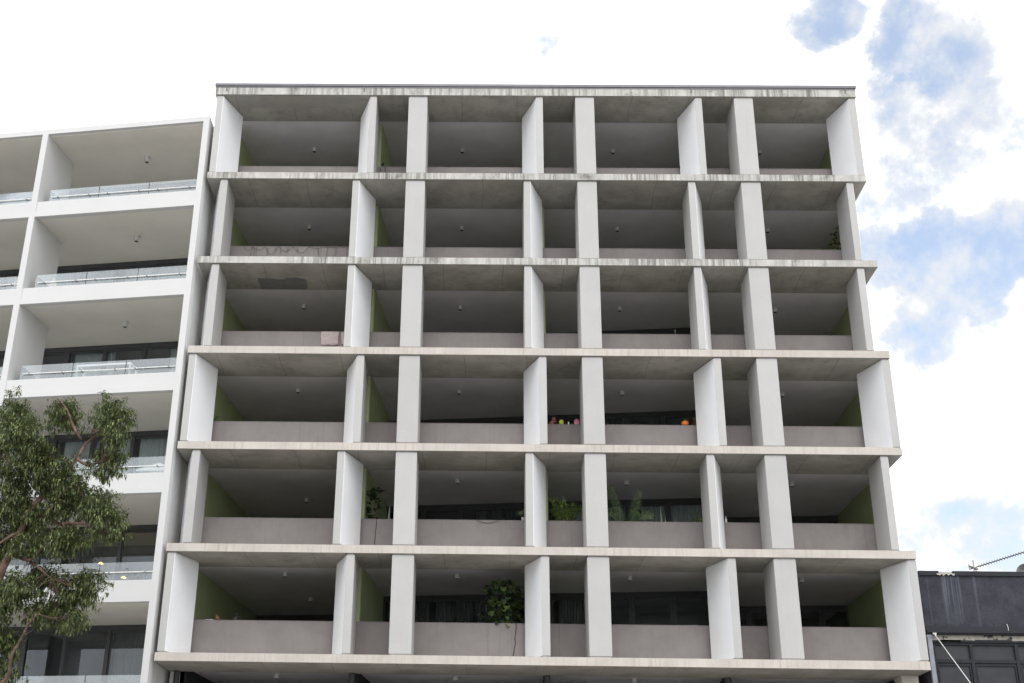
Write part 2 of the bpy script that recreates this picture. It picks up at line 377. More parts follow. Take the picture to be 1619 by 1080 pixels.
# side walls, party walls (green), window walls, rooms
def wallpoly(x0, y0, slope, y1, th, sgn):
    """wall whose visible face starts at (x0,y0) and drifts sideways by slope; th thickness away from that face"""
    a = (x0, y0); b = (x0+slope*(y1-y0), y1)
    if sgn > 0: return [(a[0]-th, a[1]), a, b, (b[0]-th, b[1])]
    return [a, (a[0]+th, a[1]), (b[0]+th, b[1]), b]
def winwall(z0, z1, ax, ay, bx, by, mulls, curtains, name='window_wall', depth=2.2, room=True, cmat='curtain', parent=main, head=.14, blind=True, fm='frame'):
    L = math.hypot(bx-ax, by-ay); a = math.atan2(by-ay, bx-ax)
    T = Matrix.Translation((ax, ay, 0)) @ Matrix.Rotation(a, 4, 'Z')
    fr = MB(); fr.T = T
    fr.box(0, L, 0, .12, z1-head, z1); fr.box(0, L, 0, .12, z0, z0+.08)
    fr.box(.0, .09, .002, .118, z0+.08, z1-head); fr.box(L-.09, L, .002, .118, z0+.08, z1-head)
    xs = [.0]+list(mulls)+[L]
    for q, x in enumerate(mulls):
        fr.box(x-.045, x+.045, .01, .11, z0+.08, z1-head)
    for q in range(len(xs)-1):       # sash inside each opening
        p0, p1 = xs[q]+.05, xs[q+1]-.05
        if p1-p0 > .3:
            dy = .03 if q % 2 else .055
            fr.box(p0, p1, dy, dy+.03, z1-head-.07, z1-head+.001); fr.box(p0, p0+.04, dy, dy+.03, z0+.08, z1-head-.07); fr.box(p1-.04, p1, dy, dy+.03, z0+.08, z1-head-.07)
    o = fr.build(name, fm, parent)
    gl = MB(); gl.T = T; gl.box(.05, L-.05, .066, .072, z0+.05, z1-head+.02); gl.build('pane', 'pane', o)
    for c0, c1 in curtains:
        cu = MB(); cu.T = T; n = max(4, int((c1-c0)/.045)); vs = []
        rr = random.Random(int(c0*77+z0*13)+5)
        for i in range(n+1):
            x = c0+(c1-c0)*i/n; y = .24+(.035 if i % 2 else -.02)+rr.uniform(-.012, .012)
            vs += [(x, y, z0+.04), (x, y, z1-head+.03)]
        cu.add(vs, [(2*i, 2*i+2, 2*i+3, 2*i+1) for i in range(n)])
        cu.build('curtain', cmat, o)
    if room:
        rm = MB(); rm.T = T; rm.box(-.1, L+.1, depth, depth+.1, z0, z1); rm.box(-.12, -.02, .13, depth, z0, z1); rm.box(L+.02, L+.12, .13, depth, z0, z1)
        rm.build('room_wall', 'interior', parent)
    return o
for f in range(0, 7):
    z0 = 3.0*(f-1); z1 = 18.0325 if f == 6 else 3.0*f-ST+.1
    e = .0
    if f >= 1:
        zt = (17.9325 if f == 6 else 3.0*f-ST)
        m = MB(); m.prism([(-10.386, 1.90), (-10.10, 1.90), (-9.42, 9.8), (-10.386, 9.8)], z0, z1, [0, 1, 0, 0, 0, 0]); m.build('side_wall', ['sidewall', 'green'], main)
        m = MB(); m.prism([(10.33, 1.90), (10.386, 1.90), (10.386, 9.8), (10.30, 9.8)], z0, z1, [0, 0, 0, 1, 0, 0]); m.build('side_wall', ['sidewall', 'green'], main)
        for x0, sl, y1 in ((-5.07, .075, 9.4), (.36, .062, 5.4), (5.45, .10, 7.0)):
            m = MB(); m.prism(wallpoly(x0, 1.90, sl, y1, .2, 1), z0, z1-.001); m.build('party_wall', 'green', main)
            m = MB(); m.prism([(x0-.2, 1.75), (x0-.005, 1.75), (x0-.005, 1.869), (x0-.2, 1.869)], z0, zt-.001); m.build('party_wall', 'green', main)
    else:
        for x0, sl, y1 in ((-9.9, .075, 9.4), (-5.07, .075, 9.4), (.36, .062, 5.4), (5.45, .10, 7.0), (10.3, 0, 8)):
            m = MB(); m.prism(wallpoly(x0, 1.95, sl, y1, .2, 1), z0, z1-.001); m.build('party_wall', 'charcoal_dark', main)
    cur1 = {1: [(1.9, 2.6)], 2: [(.3, 1.3)]}.get(f, [(.5, 1.6)])
    winwall(z0, z1, -9.45, 9.62, -4.55, 8.98, [1.6, 2.85, 4.0], cur1)
    cur2 = {1: [(.6, 1.5), (1.7, 2.9), (3.0, 4.3)], 2: [(.5, 1.0), (3.0, 3.3), (3.5, 4.3)], 0: [(.5, 2.5)]}.get(f, [(.5, 1.4)])
    winwall(z0, z1, -4.77, 6.17, .55, 5.46, [1.25, 2.5, 3.78, 4.95], cur2)
    cur3 = {1: [(.3, 1.0)], 2: [(.3, 2.6), (3.0, 4.9)], 3: [(.8, 2.2)]}.get(f, [(1, 2)])
    winwall(z0, z1, .56, 5.45, 5.72, 4.79, [1.35, 2.58, 3.85], cur3, cmat='curtain' if f != 2 else 'curtain_light')
    winwall(z0, z1, 5.95, 7.17, 10.33, 6.74, [1.2, 2.35, 3.55], [(.1, .9)] if f == 2 else [])
# lowest visible storey: posts, and the street storey
for x in (-10.15, -5.21, .27, 5.31, 10.2):
    m = MB(); m.tube([(x, 1.75, -3.0), (x, 1.75, -ST)], .085, 12); m.build('post', 'frame', main)
m = MB(); m.box(-10.386, -9.98, 1.95, 9, -3, -ST+.099); m.build('side_wall', 'sidewall', main)
m = MB(); m.box(9.9, 10.36, 1.0, 1.6, -3.0, -ST-.001); m.build('side_wall', 'fascia', main)
m = MB(); m.box(-10.35, 10.35, 1.2, 1.24, -3, -1.95); m.build('parapet', 'parapet', main)
m = MB(); m.box(-10.386, 10.386, 1.6, 1.9, GZ, GZ+.5); m.box(-10.386, -9.9, 1.6, 1.9, GZ+.5, -3.2247); m.box(9.9, 10.386, 1.6, 1.9, GZ+.5, -3.2247); m.box(-9.9, 9.9, 1.6, 1.9, -3.9, -3.2247)
m.build('street_wall', 'sidewall', main)
winwall(GZ+.5, -3.9, -9.9, 1.68, 9.9, 1.68, [1.65*i for i in range(1, 12)], [], 'shopfront')
m = MB(); m.box(-HW+.01, HW-.01, BY-.3, BY-.001, GZ, 17.9); m.build('rear_wall', 'sidewall', main)

# ------------------------------------------------------------------ ceiling lights
ROW = {6: 'top', 5: 'second', 4: 'third', 3: 'fourth', 2: 'fifth', 1: 'sixth', 0: 'lowest'}
BAY = ['leftmost home', 'second home from the left', 'third home from the left', 'rightmost home']
def lampmesh():
    m = MB(); m.lathe((0, 0, 0), [(.085, -.015), (.085, 0)], 16); m.lathe((0, 0, 0), [(.066, -.125), (.072, -.12), (.072, -.014)], 16)
    return m
lm = None
def lamp(x, y, z, label, group, white=False):
    global lm
    if lm is None:
        r = lampmesh().build('ceiling_light', 'lamp'); l = MB().lathe((0, 0, 0), [(.05, -.131), (.05, -.123)], 12).build('lens', 'lamp_dark', r); lm = (r, l); r0, l0 = r, l
    else:
        r0 = lm[0].copy(); l0 = lm[1].copy(); C.objects.link(r0); C.objects.link(l0); l0.parent = r0
    r0.location = (x, y, z)
    if white: r0.scale = (1.1, 1.1, 1.6)
    tag(r0, label, 'ceiling light', group)
GL = 'ceiling lights on the concrete block balconies'
LX = {6: (-7.58, -2.38, 2.89, 8.0), 5: (-7.55, -2.36, 2.92, 8.0), 4: (-7.53, -2.36, 2.89, 7.98), 3: (-7.52, -2.35, 2.85, 7.94), 2: (None, -2.36, 2.86, 7.94), 1: (-7.48, -2.32, 2.83, 7.93), 0: (-7.49, -2.32, 2.83, None)}
LY = {6: 3.44, 5: 3.32, 4: 3.27, 3: 3.2, 2: 3.09, 1: 2.95, 0: 2.8}
for f in range(6, -1, -1):
    zc = 18.0325 if f == 6 else 3.0*f-ST+.1
    for b in range(4):
        if LX[f][b] is not None:
            lamp(LX[f][b], LY[f], zc, 'round ceiling light in the %s, %s balcony row%s' % (BAY[b], ROW[f], ' down' if 0 < f < 6 else ''), GL)
lamp(-7.32, 5.36, 5.8753, 'pale ceiling light deep in the leftmost home, fifth balcony row down', GL)
lamp(-7.16, 6.53, 2.8753, 'rear ceiling light of two in the leftmost home, sixth balcony row', GL)

# ------------------------------------------------------------------ white building (left)
TH = math.radians(8.75)
WX = -10.504
WT = Matrix.Translation((WX, 0, 0)) @ Matrix.Rotation(-TH, 4, 'Z')      # local u (x) runs right along its front, v (y) runs inwards
wb = empty('white_building', 'white rendered apartment block with glass balustrades beside the concrete block', 'building')
def WB():
    m = MB(); m.T = WT; return m
LEV = [(14.36, 13.81), (11.27, 10.71), (8.175, 7.59), (5.075, 4.476), (1.98, 1.375), (-1.12, -1.73), (-4.2, -4.8)]
UL = -23.1
cols = [(-.2, 0), (-5.77, -5.57), (-11.34, -11.14), (-16.91, -16.71), (-22.48, -22.28)]
VW = 3.55
def wslab(z0, z1, v0, v1, u0=-22.28, u1=-.2, mt='white', nm='floor_slab'):
    e = lambda v: min(u1, -.03-.1539*v)
    m = WB(); m.prism([(u0, v0), (e(v0), v0), (e(.9) if v0 < .9 else e(v0), .9 if v0 < .9 else v0+.001), (e(v1), v1), (u0, v1)], z0, z1); return m.build(nm, mt, wb)
m = WB(); m.prism([(-22.48, 0), (-.0005, 0), (-.03, .2), (-.03-.1539*9, 9), (-22.48, 9)], 16.92, 17.1); m.build('roof_slab', ['white'], wb)
for i, (zt, zb) in enumerate(LEV):
    for j in range(4):
        u1 = cols[j][0]; u0 = cols[j+1][1]
        m = WB(); zm = zt-.39*(zt-zb)/.58
        m.box(u0, u1, .018, .20, zm, zt); m.box(u0, u1, .0, .20, zb, zm); m.build('beam', 'white', wb)
    wslab(zb+.06, zb+.26, .2, 8.5, mt='whiteshade')
wslab(16.90, 16.9195, .14, 8.5, mt='whiteshade', nm='ceiling')
for j, (u0, u1) in enumerate(cols):
    m = WB(); m.box(u0, u1, -.003, .22, GZ, 16.9195); m.build('column', 'white', wb)
    if j:
        ztops = [16.9]+[b+.06 for a, b in LEV]
        for i in range(len(LEV)):
            m = WB(); m.box(u0+.002, u1-.002, .22, 1.9, LEV[i][1]+.26, ztops[i]); m.build('partition', 'white', wb)
# right flank wall, set just behind the corner column
m = MB(); m.prism([(WX-.22, .27), (WX-.012, .23), (WX-.012, 9), (WX-.22, 9)], GZ, 16.9); m.build('flank_wall', mat('flank_render', (.80, .80, .79), .85, .03, 1, .2, extra=streaks(.6, (.34, .32, .29), (.45, .7))), wb)
# window walls per level
ztops = [16.9]+[b+.06 for a, b in LEV]
cfg = {0: [], 1: [(.1, 1.4), (1.6, 2.6), (2.8, 5.2)], 2: [(.2, 1.6), (3.6, 4.6)], 3: [(.3, 1.5), (1.7, 2.7), (2.9, 3.95), (4.05, 5.1)], 4: [(4.05, 5.1)], 5: [(2.8, 3.95), (4.05, 5.1)], 6: []}
for i in range(len(LEV)):
    z0 = LEV[i][1]+.26
    for j in range(4):
        u1 = cols[j][0]+(.1 if j else -.5); u0 = cols[j+1][1]-.1
        if i >= 5 and j > 1: continue
        P0 = WT @ Vector((u0, VW, 0)); P1 = WT @ Vector((u1, VW, 0))
        winwall(z0, ztops[i], P0.x, P0.y, P1.x, P1.y, [1.35, 2.75, 4.0], cfg[i], 'window_wall', 2.5, True, 'curtain_light' if i < 5 else 'curtain', wb, .16)
        bal = WB(); zt = LEV[i][0]
        bu0, bu1 = cols[j+1][1]+.25, cols[j][0]
        n = 3; seg = (bu1-bu0)/n; top = zt+.56
        for q in range(n):
            bal = WB(); a = bu0+q*seg+.012; b = bu0+(q+1)*seg-.012; bal.box(a, b, .26, .272, zt-.1, top); o = bal.build('balustrade', 'balglass', wb)
            if q:
                jm = WB(); jm.box(a-.022, a-.002, .255, .28, zt-.1, top); jm.build('joint', 'frame', o)
        if True:
            rl = WB(); rl.box(bu0, bu0+.012, .285, 1.2, zt-.1, top); rl.build('balustrade', 'balglass', wb)
        rl = WB(); rl.tube([(bu0+.1, .225, zt+.27), (bu1, .225, zt+.27)], .016, 8, 0); 
        for q in range(n):
            for uu in (bu0+q*seg+.32, bu0+(q+1)*seg-.32): rl.tube([(uu, .259, zt+.265), (uu, .205, zt+.262)], .026, 8, 1)
        rl.build('handrail', ['whitec', 'metal'], wb)
        if i < 3 or (i, j) == (3, 1):
            p = WT @ Vector(((bu0+bu1)/2-.1, 1.8, ztops[i]))
            if j < 2: lamp(p.x, p.y, p.z, 'cylinder ceiling light of the white block, %s bay, %s balcony row' % (('right', 'left')[j], ('top', 'second', 'third', 'fourth')[i]), 'cylinder ceiling lights on the white block', True)
# body behind
m = WB(); m.box(-22.28, -1.6, 8.6, 8.9, GZ, 16.9); m.build('rear_wall', 'white', wb)

# ------------------------------------------------------------------ charcoal building (right)
cb = empty('charcoal_building', 'low charcoal painted building with streaked parapet and dark glazing, right of the concrete block', 'building')
X0, X1, Y0 = 10.66, 26.0, .8
def cstreak(t, v, c):
    sep = t.new('ShaderNodeSeparateXYZ'); t.link(v, sep.inputs[0]); x = sep.outputs[0]; z = sep.outputs[2]
    def win(a, b, e): return t.math('MULTIPLY', t.ramp(x, a-e, a+e), t.ramp(x, b-e, b+e, 1, 0))
    n = t.noise(v, 1.0, 5, .7, (16, 1, .18)); st = t.ramp(n, .42, .66)
    fade = t.ramp(z, 1.15, 2.2, .25, 1)
    k = t.math('MULTIPLY', t.math('MULTIPLY', st, win(11.28, 11.78, .06)), fade)
    k2 = t.math('MULTIPLY', win(12.16, 12.22, .03), t.ramp(z, 1.2, 2.4, .3, .7))
    k3 = t.math('MULTIPLY', t.math('MULTIPLY', t.ramp(n, .5, .75), win(10.8, 11.2, .1)), .35)
    k = t.math('MAXIMUM', t.math('MAXIMUM', t.math('MULTIPLY', k, .6), t.math('MULTIPLY', k2, .4)), k3)
    c = t.mix(k, c, (.17, .185, .235, 1))
    sp = t.new('ShaderNodeTexVoronoi'); t.link(v, sp.inputs['Vector']); sp.inputs['Scale'].default_value = 9
    c = t.mix(t.math('MULTIPLY', t.ramp(sp.outputs['Distance'], .06, .03), .5), c, (.4, .4, .42, 1))
    # darker repainted strip along the foot, with a stepped upper edge
    e = t.math('ADD', z, t.math('MULTIPLY', t.math('ROUND', t.math('MULTIPLY', t.noise(v, 3, 1, .5, (1, 1, .01)), 5)), -.06))
    return t.mix(t.ramp(e, .99, .975, 0, .8), c, (.03, .03, .036, 1))
M_['cwall'] = mat('charcoal_streaked_render', (.043, .045, .059), .75, .15, 2.4, .25, dark=(.055, .056, .068), darkp=(.48, .68), fine=.1, fscale=22, extra=cstreak, bump=.25)
MB().box(X0, X1, Y0, Y0+.25, .97, 2.5).build('parapet_wall', 'cwall', cb)
m = MB(); m.box(X0, 11.22, Y0-.05, Y0+.32, 2.5, 2.625); m.box(11.22, 11.62, Y0-.02, Y0+.3, 2.5, 2.585); m.box(11.62, X1, Y0-.05, Y0+.32, 2.5, 2.625)
m.build('coping', 'charcoal_dark', cb)
m = MB(); rnd = random.Random(9); pr = []
for i in range(12): pr.append((11.16+i*.045, 2.545+rnd.uniform(-.03, .035)))
vs = [(x, Y0-.053-rnd.uniform(0, .012), z-.03) for x, z in pr]+[(x, Y0-.045, z+.03+rnd.uniform(0, .02)) for x, z in pr]+[(x, Y0+.1, z+.045) for x, z in pr]
m.add(vs, [(i, i+1, 12+i+1, 12+i) for i in range(11)]+[(12+i, 12+i+1, 24+i+1, 24+i) for i in range(11)]); m.build('broken_coping_edge', 'cream', cb)
m = MB(); m.box(X0, X1, Y0-.10, Y0+.02, .90, .968); m.box(X0, X1, Y0-.06, Y0+.04, .86, .90); m.build('ledge', 'charcoal_dark', cb)
m = MB(); m.box(X0+.05, X1, Y0+.06, Y0+.3, .72, .86); m.build('lintel', 'cream', cb)
m = MB()
for (a, b, zz) in ((11.05, 11.6, .70), (12.0, 13.0, .71), (13.2, 15, .69), (10.95, 11.9, .695)): m.box(a, b, Y0+.035, Y0+.058, zz-.02, zz+.03)
m.box(X0+.05, X1, Y0+.05, Y0+.3, .66, .719); m.build('peeling_trim', 'charcoal_dark', cb)
fr = MB(); mx_ = [10.84, 11.87, 13.1, 14.35, 15.6, 16.85, 18.1, 19.35, 20.6]
for x in mx_: fr.box(x-.045, x+.045, Y0+.08, Y0+.2, -3, .66)
fr.box(10.85, X1, Y0+.09, Y0+.19, .12, .21); fr.box(10.85, X1, Y0+.09, Y0+.19, -3.0, -2.9); fr.box(10.85, X1, Y0+.09, Y0+.19, .60, .665)
win = fr.build('window', 'charcoal_dark', cb)
MB().box(10.85, X1, Y0+.15, Y0+.165, -3, .65).build('pane', 'tarp', win)
fr = MB()
for a, b in zip(mx_[:-1], mx_[1:]):
    fr.box(a+.06, b-.06, Y0+.11, Y0+.14, .04, .10); fr.box(a+.06, a+.1, Y0+.11, Y0+.14, -2.8, .04); fr.box(b-.1, b-.06, Y0+.11, Y0+.14, -2.8, .04)
fr.build('sash', 'charcoal_dark', win)
m = MB(); m.box(10.67, 10.79, Y0-.04, Y0+.06, GZ, .86); m.box(10.65, 10.81, Y0-.05, Y0+.07, .78, .84); m.build('downpipe', 'pipe', cb)
m = MB(); m.box(10.80, X1, Y0+.2, Y0+.4, GZ, .7); m.box(X0, X1, Y0+.26, 14, 2.05, 2.2); m.box(X0, 10.9, Y0+.26, 14, GZ, 2.05); m.box(X1-.2, X1, Y0+.26, 14, GZ, 2.05); m.build('wall', 'charcoal', cb)
m = MB(); m.box(10.9, X1, -1.5, Y0-.12, -3.12, -3.0); m.build('awning', 'charcoal_dark', cb)
m = MB(); m.tube([(12.93, Y0-.002, .99), (12.93, Y0-.012, 1.07), (12.91, Y0-.012, 1.17)], .008, 5); m.build('bolt', 'whitec', cb)
m = MB(); m.tube([(10.84, .68, .86), (11.37, -.02, -.55), (12.25, -1.2, -2.92)], .012, 6, 0)
for q in range(4): m.tube([(10.80+q*.03, .68, .87+.02*(q % 2)), (10.86, .66, .83-.02*q)], .016, 5, 0)
tag(m.build('stay_rope', 'rope'), 'pale stay rope slanting down from the ledge of the charcoal building', 'rope')
# antenna and dish on its roof
an = empty('tv_antenna', 'long thin television aerial tilted above the charcoal parapet', 'antenna')
a0 = Vector((12.72, 2.0, 3.02)); a1 = Vector((14.75, 2.0, 3.66)); dr = (a1-a0).normalized()
m = MB(); m.tube([a0-dr*.15, a1], .016, 6); m.build('boom', 'blackstuff', an)
m = MB(); nrm_ = dr.cross(Vector((0, 1, 0))).normalized()
for i in range(22):
    c = a0+dr*(.18+i*.085); m.tube([c-nrm_*.045-Vector((0, .05, 0)), c+nrm_*.045+Vector((0, .05, 0))], .009, 5)
m.build('element', 'blackstuff', an)
m = MB(); c = a0; m.tube([c+Vector((-.02, 0, -.28)), c+Vector((.0, 0, .22))], .016, 6); m.tube([c+Vector((-.02, 0, 0)), c+Vector((.14, 0, -.2))], .012, 5); m.tube([c+Vector((-.14, 0, .05)), c+Vector((.1, 0, -.04))], .03, 6)
m.tube([c+Vector((-.14, 0, -.02)), c+Vector((-.14, 0, .1))], .012, 5); m.tube([c+Vector((-.02, 0, -.3)), c+Vector((-.02, 0, -.85))], .02, 8); m.build('mast', 'metal', an)
sdh = empty('satellite_dish', 'grey satellite dish edge just showing over the charcoal parapet', 'satellite dish')
m = MB(); cc = Vector((14.22, 2.0, 2.86)); R = .30; n = 20; vs = [cc+Vector((0, .12, 0))]; fs = []
for rr, dy in ((.5, .08), (1, 0)):
    for kk in range(n): vs.append(cc+Vector((R*rr*math.cos(2*PI*kk/n), dy, R*rr*math.sin(2*PI*kk/n))))
for kk in range(n):
    fs.append((0, 1+kk, 1+(kk+1) % n)); fs.append((1+kk, 1+n+kk, 1+n+(kk+1) % n, 1+(kk+1) % n))
m.add(vs, fs); m.tube([cc+Vector((R*math.cos(2*PI*q/20), 0, R*math.sin(2*PI*q/20))) for q in range(21)], .01, 5); m.build('reflector', 'metal', sdh)
m = MB(); m.tube([cc+Vector((0, .13, 0)), cc+Vector((0, .25, -.1)), cc+Vector((0, .25, -.66))], .02, 8); m.tube([cc+Vector((0, .1, -.2)), cc+Vector((0, -.3, -.05))], .01, 5); m.build('bracket', 'metal', sdh)

# ------------------------------------------------------------------ street tree
rnd = random.Random(12)
tree = empty('street_tree', 'leafy street tree with drooping narrow leaves in front of the white block', 'tree')
TY = -6.0
BL = [(-13.05,4.71,.55,.59),(-11.77,4.66,.49,.55),(-10.7,4.67,.55,.59),(-10.17,4.5,.17,.22),(-10.25,3.9,.3,.27),(-10.42,3.35,.48,.44),(-12.49,3.88,.61,.54),(-12.65,2.94,.48,.62),(-12.01,3.18,.54,.5),(-11.25,2.8,.57,.4),(-10.71,2.42,.59,.43),(-10.11,1.82,.44,.42),(-12.22,2.1,.71,.46),(-11.48,2.34,.5,.31),(-10.95,1.52,.5,.3),(-11.72,.77,.5,.36),(-11.09,.41,.69,.46),(-10.5,.49,.43,.44),(-11.09,-.13,.49,.37),(-10.63,-.36,.26,.25),(-12.38,.52,.3,.4),(-12.4,-.1,.35,.46),(-12.23,-.73,.31,.45),(-12.2,-1.43,.28,.41),(-13.48,3.87,.46,.96),(-13.24,2.02,.44,.92),(-12.93,-.04,.43,.87),(-12.0,3.55,.5,.3),(-11.4,3.25,.3,.2),(-11.9,1.35,.5,.3),(-11.6,2.85,.6,.35),(-12.7,1.6,.4,.4),(-10.45,2.15,.35,.3),(-12.9,1.3,.3,.3),(-12.55,2.4,.5,.45),(-11.1,1.3,.45,.22),(-12.0,.25,.5,.4),(-12.6,-.9,.3,.5),(-12.2,3.4,.5,.4),(-11.6,-.15,.4,.3)]
BR = [[(-12.3,-7.4),(-12.45,-4.5),(-12.62,-1.71),(-12.64,-.03),(-12.57,.76),(-12.41,1.25),(-12.28,1.7),(-12.2,2.15),(-12.01,2.48),(-11.8,2.87),(-11.56,3.22),(-11.31,3.58),(-11.17,3.97),(-10.92,4.28),(-10.8,4.62)],
[(-12.55,2.48),(-12.8,3.13),(-12.92,3.53),(-13.12,4.04),(-13.29,4.6)],[(-12.2,2.15),(-11.78,2.11),(-11.31,1.93),(-10.97,2.16),(-10.63,2.38)],[(-12.28,1.7),(-12.43,1.57),(-12.68,1.3),(-12.95,1.12)],
[(-12.4,1.19),(-11.91,1.02),(-11.62,1.26),(-11.39,1.51),(-11.4,1.73)],[(-11.94,1.02),(-11.61,.8),(-11.29,.56)],[(-12.6,-1.9),(-12.3,-1.85),(-11.95,-1.6),(-11.88,-1.22),(-11.69,-.87),(-11.52,-.59),(-11.3,-.34)],
[(-11.31,3.58),(-10.9,3.3),(-10.53,3.35)],[(-11.17,3.97),(-11.37,4.29),(-11.5,4.61),(-11.72,4.85)],[(-10.94,4.22),(-10.64,4.19),(-10.41,3.98)],[(-11.31,1.93),(-10.86,1.89),(-10.47,1.74),(-10.16,1.6)],
[(-12.2,2.15),(-12.43,2.48),(-12.77,2.78),(-13.1,2.94)],[(-11.8,2.87),(-11.46,2.49),(-11.22,2.34)],[(-11.56,3.22),(-11.75,3.49),(-12.19,3.89),(-12.44,4.04)],
[(-11.78,2.11),(-11.5,2.35),(-11.3,2.62),(-11.0,2.75)],[(-11.31,1.93),(-11.1,1.6),(-10.9,1.45)],[(-12.57,.76),(-12.9,.3),(-13.0,-.2)],[(-12.5,2.7),(-12.3,3.2),(-12.1,3.7)]]
R0 = [.115,.045,.04,.035,.035,.025,.04,.035,.03,.03,.03,.035,.03,.03,.022,.02,.04,.03]
nodes = []
for i, b in enumerate(BR):
    pts = [];  y = TY; n = len(b); r0 = R0[i]
    sgn = rnd.choice((-1, 1))
    fine_pts = []
    for j, (x, z) in enumerate(b):
        yy = TY+(max(0, j-6)*.06 if i == 0 else sgn*.14*j+rnd.uniform(-.03, .03))
        fine_pts.append(Vector((x, yy, z)))
    # smooth by midpoint insertion
    out = []
    for j in range(n-1):
        a, c = fine_pts[j], fine_pts[j+1]; pm_ = fine_pts[max(j-1, 0)]; pn = fine_pts[min(j+2, n-1)]
        for q in (0, .34, .67):
            t2, t3 = q*q, q**3
            out.append(.5*((2*a)+(c-pm_)*q+(2*pm_-5*a+4*c-pn)*t2+(3*a-pm_-3*c+pn)*t3))
    out.append(fine_pts[-1])
    nn = len(out); rs = [max(.009, r0*(1-(j/nn))**.8+.008) for j in range(nn)]
    mb = MB(); mb.tube(out, rs, 8)
    mb.build('trunk' if i == 0 else 'branch', 'bark', tree, True)
    nodes += [p for p in out if p.z > -2.2]
tw = MB(); lf = MB()
def rosette(c, n, L, droop):
    for k in range(n):
        az = rnd.uniform(0, 2*PI); el = rnd.uniform(-.75, .5)-droop
        d = Vector((math.cos(az)*math.cos(el), math.sin(az)*math.cos(el), math.sin(el)))
        l = L*rnd.uniform(.7, 1.25)
        lf.leaf(c+Vector((rnd.gauss(0, .03), rnd.gauss(0, .03), rnd.gauss(0, .03))), d, l, l*rnd.uniform(.22, .32), bend=rnd.uniform(.1, .5))
for (x, z, a, b) in BL:
    yc = TY+rnd.uniform(-.5, .5); dep = (a+b)*.62
    nclump = max(6, int(a*b*235))
    for q in range(nclump):
        # leaves sit mostly on the outer shell of each clump
        while True:
            p = Vector((rnd.uniform(-1, 1), rnd.uniform(-1, 1), rnd.uniform(-1, 1)))
            if .1 < p.length < 1: break
        p = p*(.55+.45*rnd.random())
        c = Vector((x+p.x*a*1.07, yc+p.y*dep, z+p.z*b*1.05))
        near = min(nodes, key=lambda v: (v-c).length_squared)
        if (near-c).length < .9 and rnd.random() < .3:
            mid = (near+c)/2+Vector((rnd.uniform(-.06, .06), rnd.uniform(-.06, .06), rnd.uniform(-.1, .02)))
            lf.tube([near, mid, c], [.008, .006, .003], 4, 1)
        for s_ in range(rnd.randint(3, 5)):
            cc = c+Vector((rnd.gauss(0, .085), rnd.gauss(0, .085), rnd.gauss(0, .06)))
            rosette(cc, rnd.randint(7, 10), .122, 0.0 if p.z > .1 else .65)
lf.build('crown', ['leaf', 'bark'], tree)

# ------------------------------------------------------------------ plants and things on the parapets
PT = lambda f: 3.0*(f-1)+1.182      # parapet top of storey f
GP = 'potted plants on the concrete block balconies'
def pot(m, c, r, h, mi=1): m.lathe(c, [(r*.7, 0), (r, h), (r*1.08, h), (r*1.08, h*.92)], 12, mi)
def plant_root(name, label, cat='plant', group=GP): return empty(name, label, cat, group)

# fiddle leaf fig, second home, sixth row
def broadleaf(x, y, zfloor, zt, wid, nleaf, L, label, mat_='leafbig', zlow=0, seed=1, lean=0, name='fig_plant', dep=.3):
    r = random.Random(seed); root = plant_root(name, label)
    m = MB(); pot(m, (x, y, zfloor), .2, .35, 0); m.build('pot', 'terra', root)
    m = MB(); stems = []
    for s in range(max(2, int(wid*5))):
        top = Vector((x+r.uniform(-wid, wid)*.6+lean, y+r.uniform(-dep, dep)*.5, zt-r.uniform(.1, .5)))
        base = Vector((x+r.uniform(-.05, .05), y, zfloor+.3)); mid = base.lerp(top, .5)+Vector((r.uniform(-.08, .08), 0, .05))
        m.tube([base, mid, top], [.018, .013, .007], 6); stems.append((base, mid, top))
    m.build('stem', 'bark', root)
    m = MB()
    for k in range(nleaf):
        a = r.random()*2*PI; hh = r.random(); zc = zlow+(zt-zlow)*hh
        ww = wid*math.sqrt(max(.05, 1-(2*hh-1)**2*.75))
        c = Vector((x+lean*hh+math.cos(a)*ww*r.uniform(.25, .95), y+math.sin(a)*dep*r.uniform(.3, 1), zc))
        d = Vector((math.cos(a)+r.uniform(-.5, .5), math.sin(a)*.8-.35, r.uniform(-.6, .7)))
        l = L*r.uniform(.65, 1.15); m.leaf(c, d, l, l*.68, bend=r.uniform(0, .45), broad=True)
    m.build('foliage', mat_, root)
broadleaf(-.98, 2.0, 0, 2.42, .56, 200, .27, 'broad leafed fig filling the second home balcony, sixth row', zlow=1.1, seed=3)
broadleaf(-4.83, 2.12, 3.0, 5.28, .17, 48, .22, 'tall thin dark plant against the green wall, second home, fifth row', 'leafdark', zlow=4.2, seed=5, name='rubber_plant', dep=.12)
broadleaf(10.12, 2.35, 12.0, 14.35, .34, 150, .13, 'dark bushy plant behind the rightmost fin, second row from the top', 'leafdark', zlow=13.0, seed=8, name='dense_shrub')
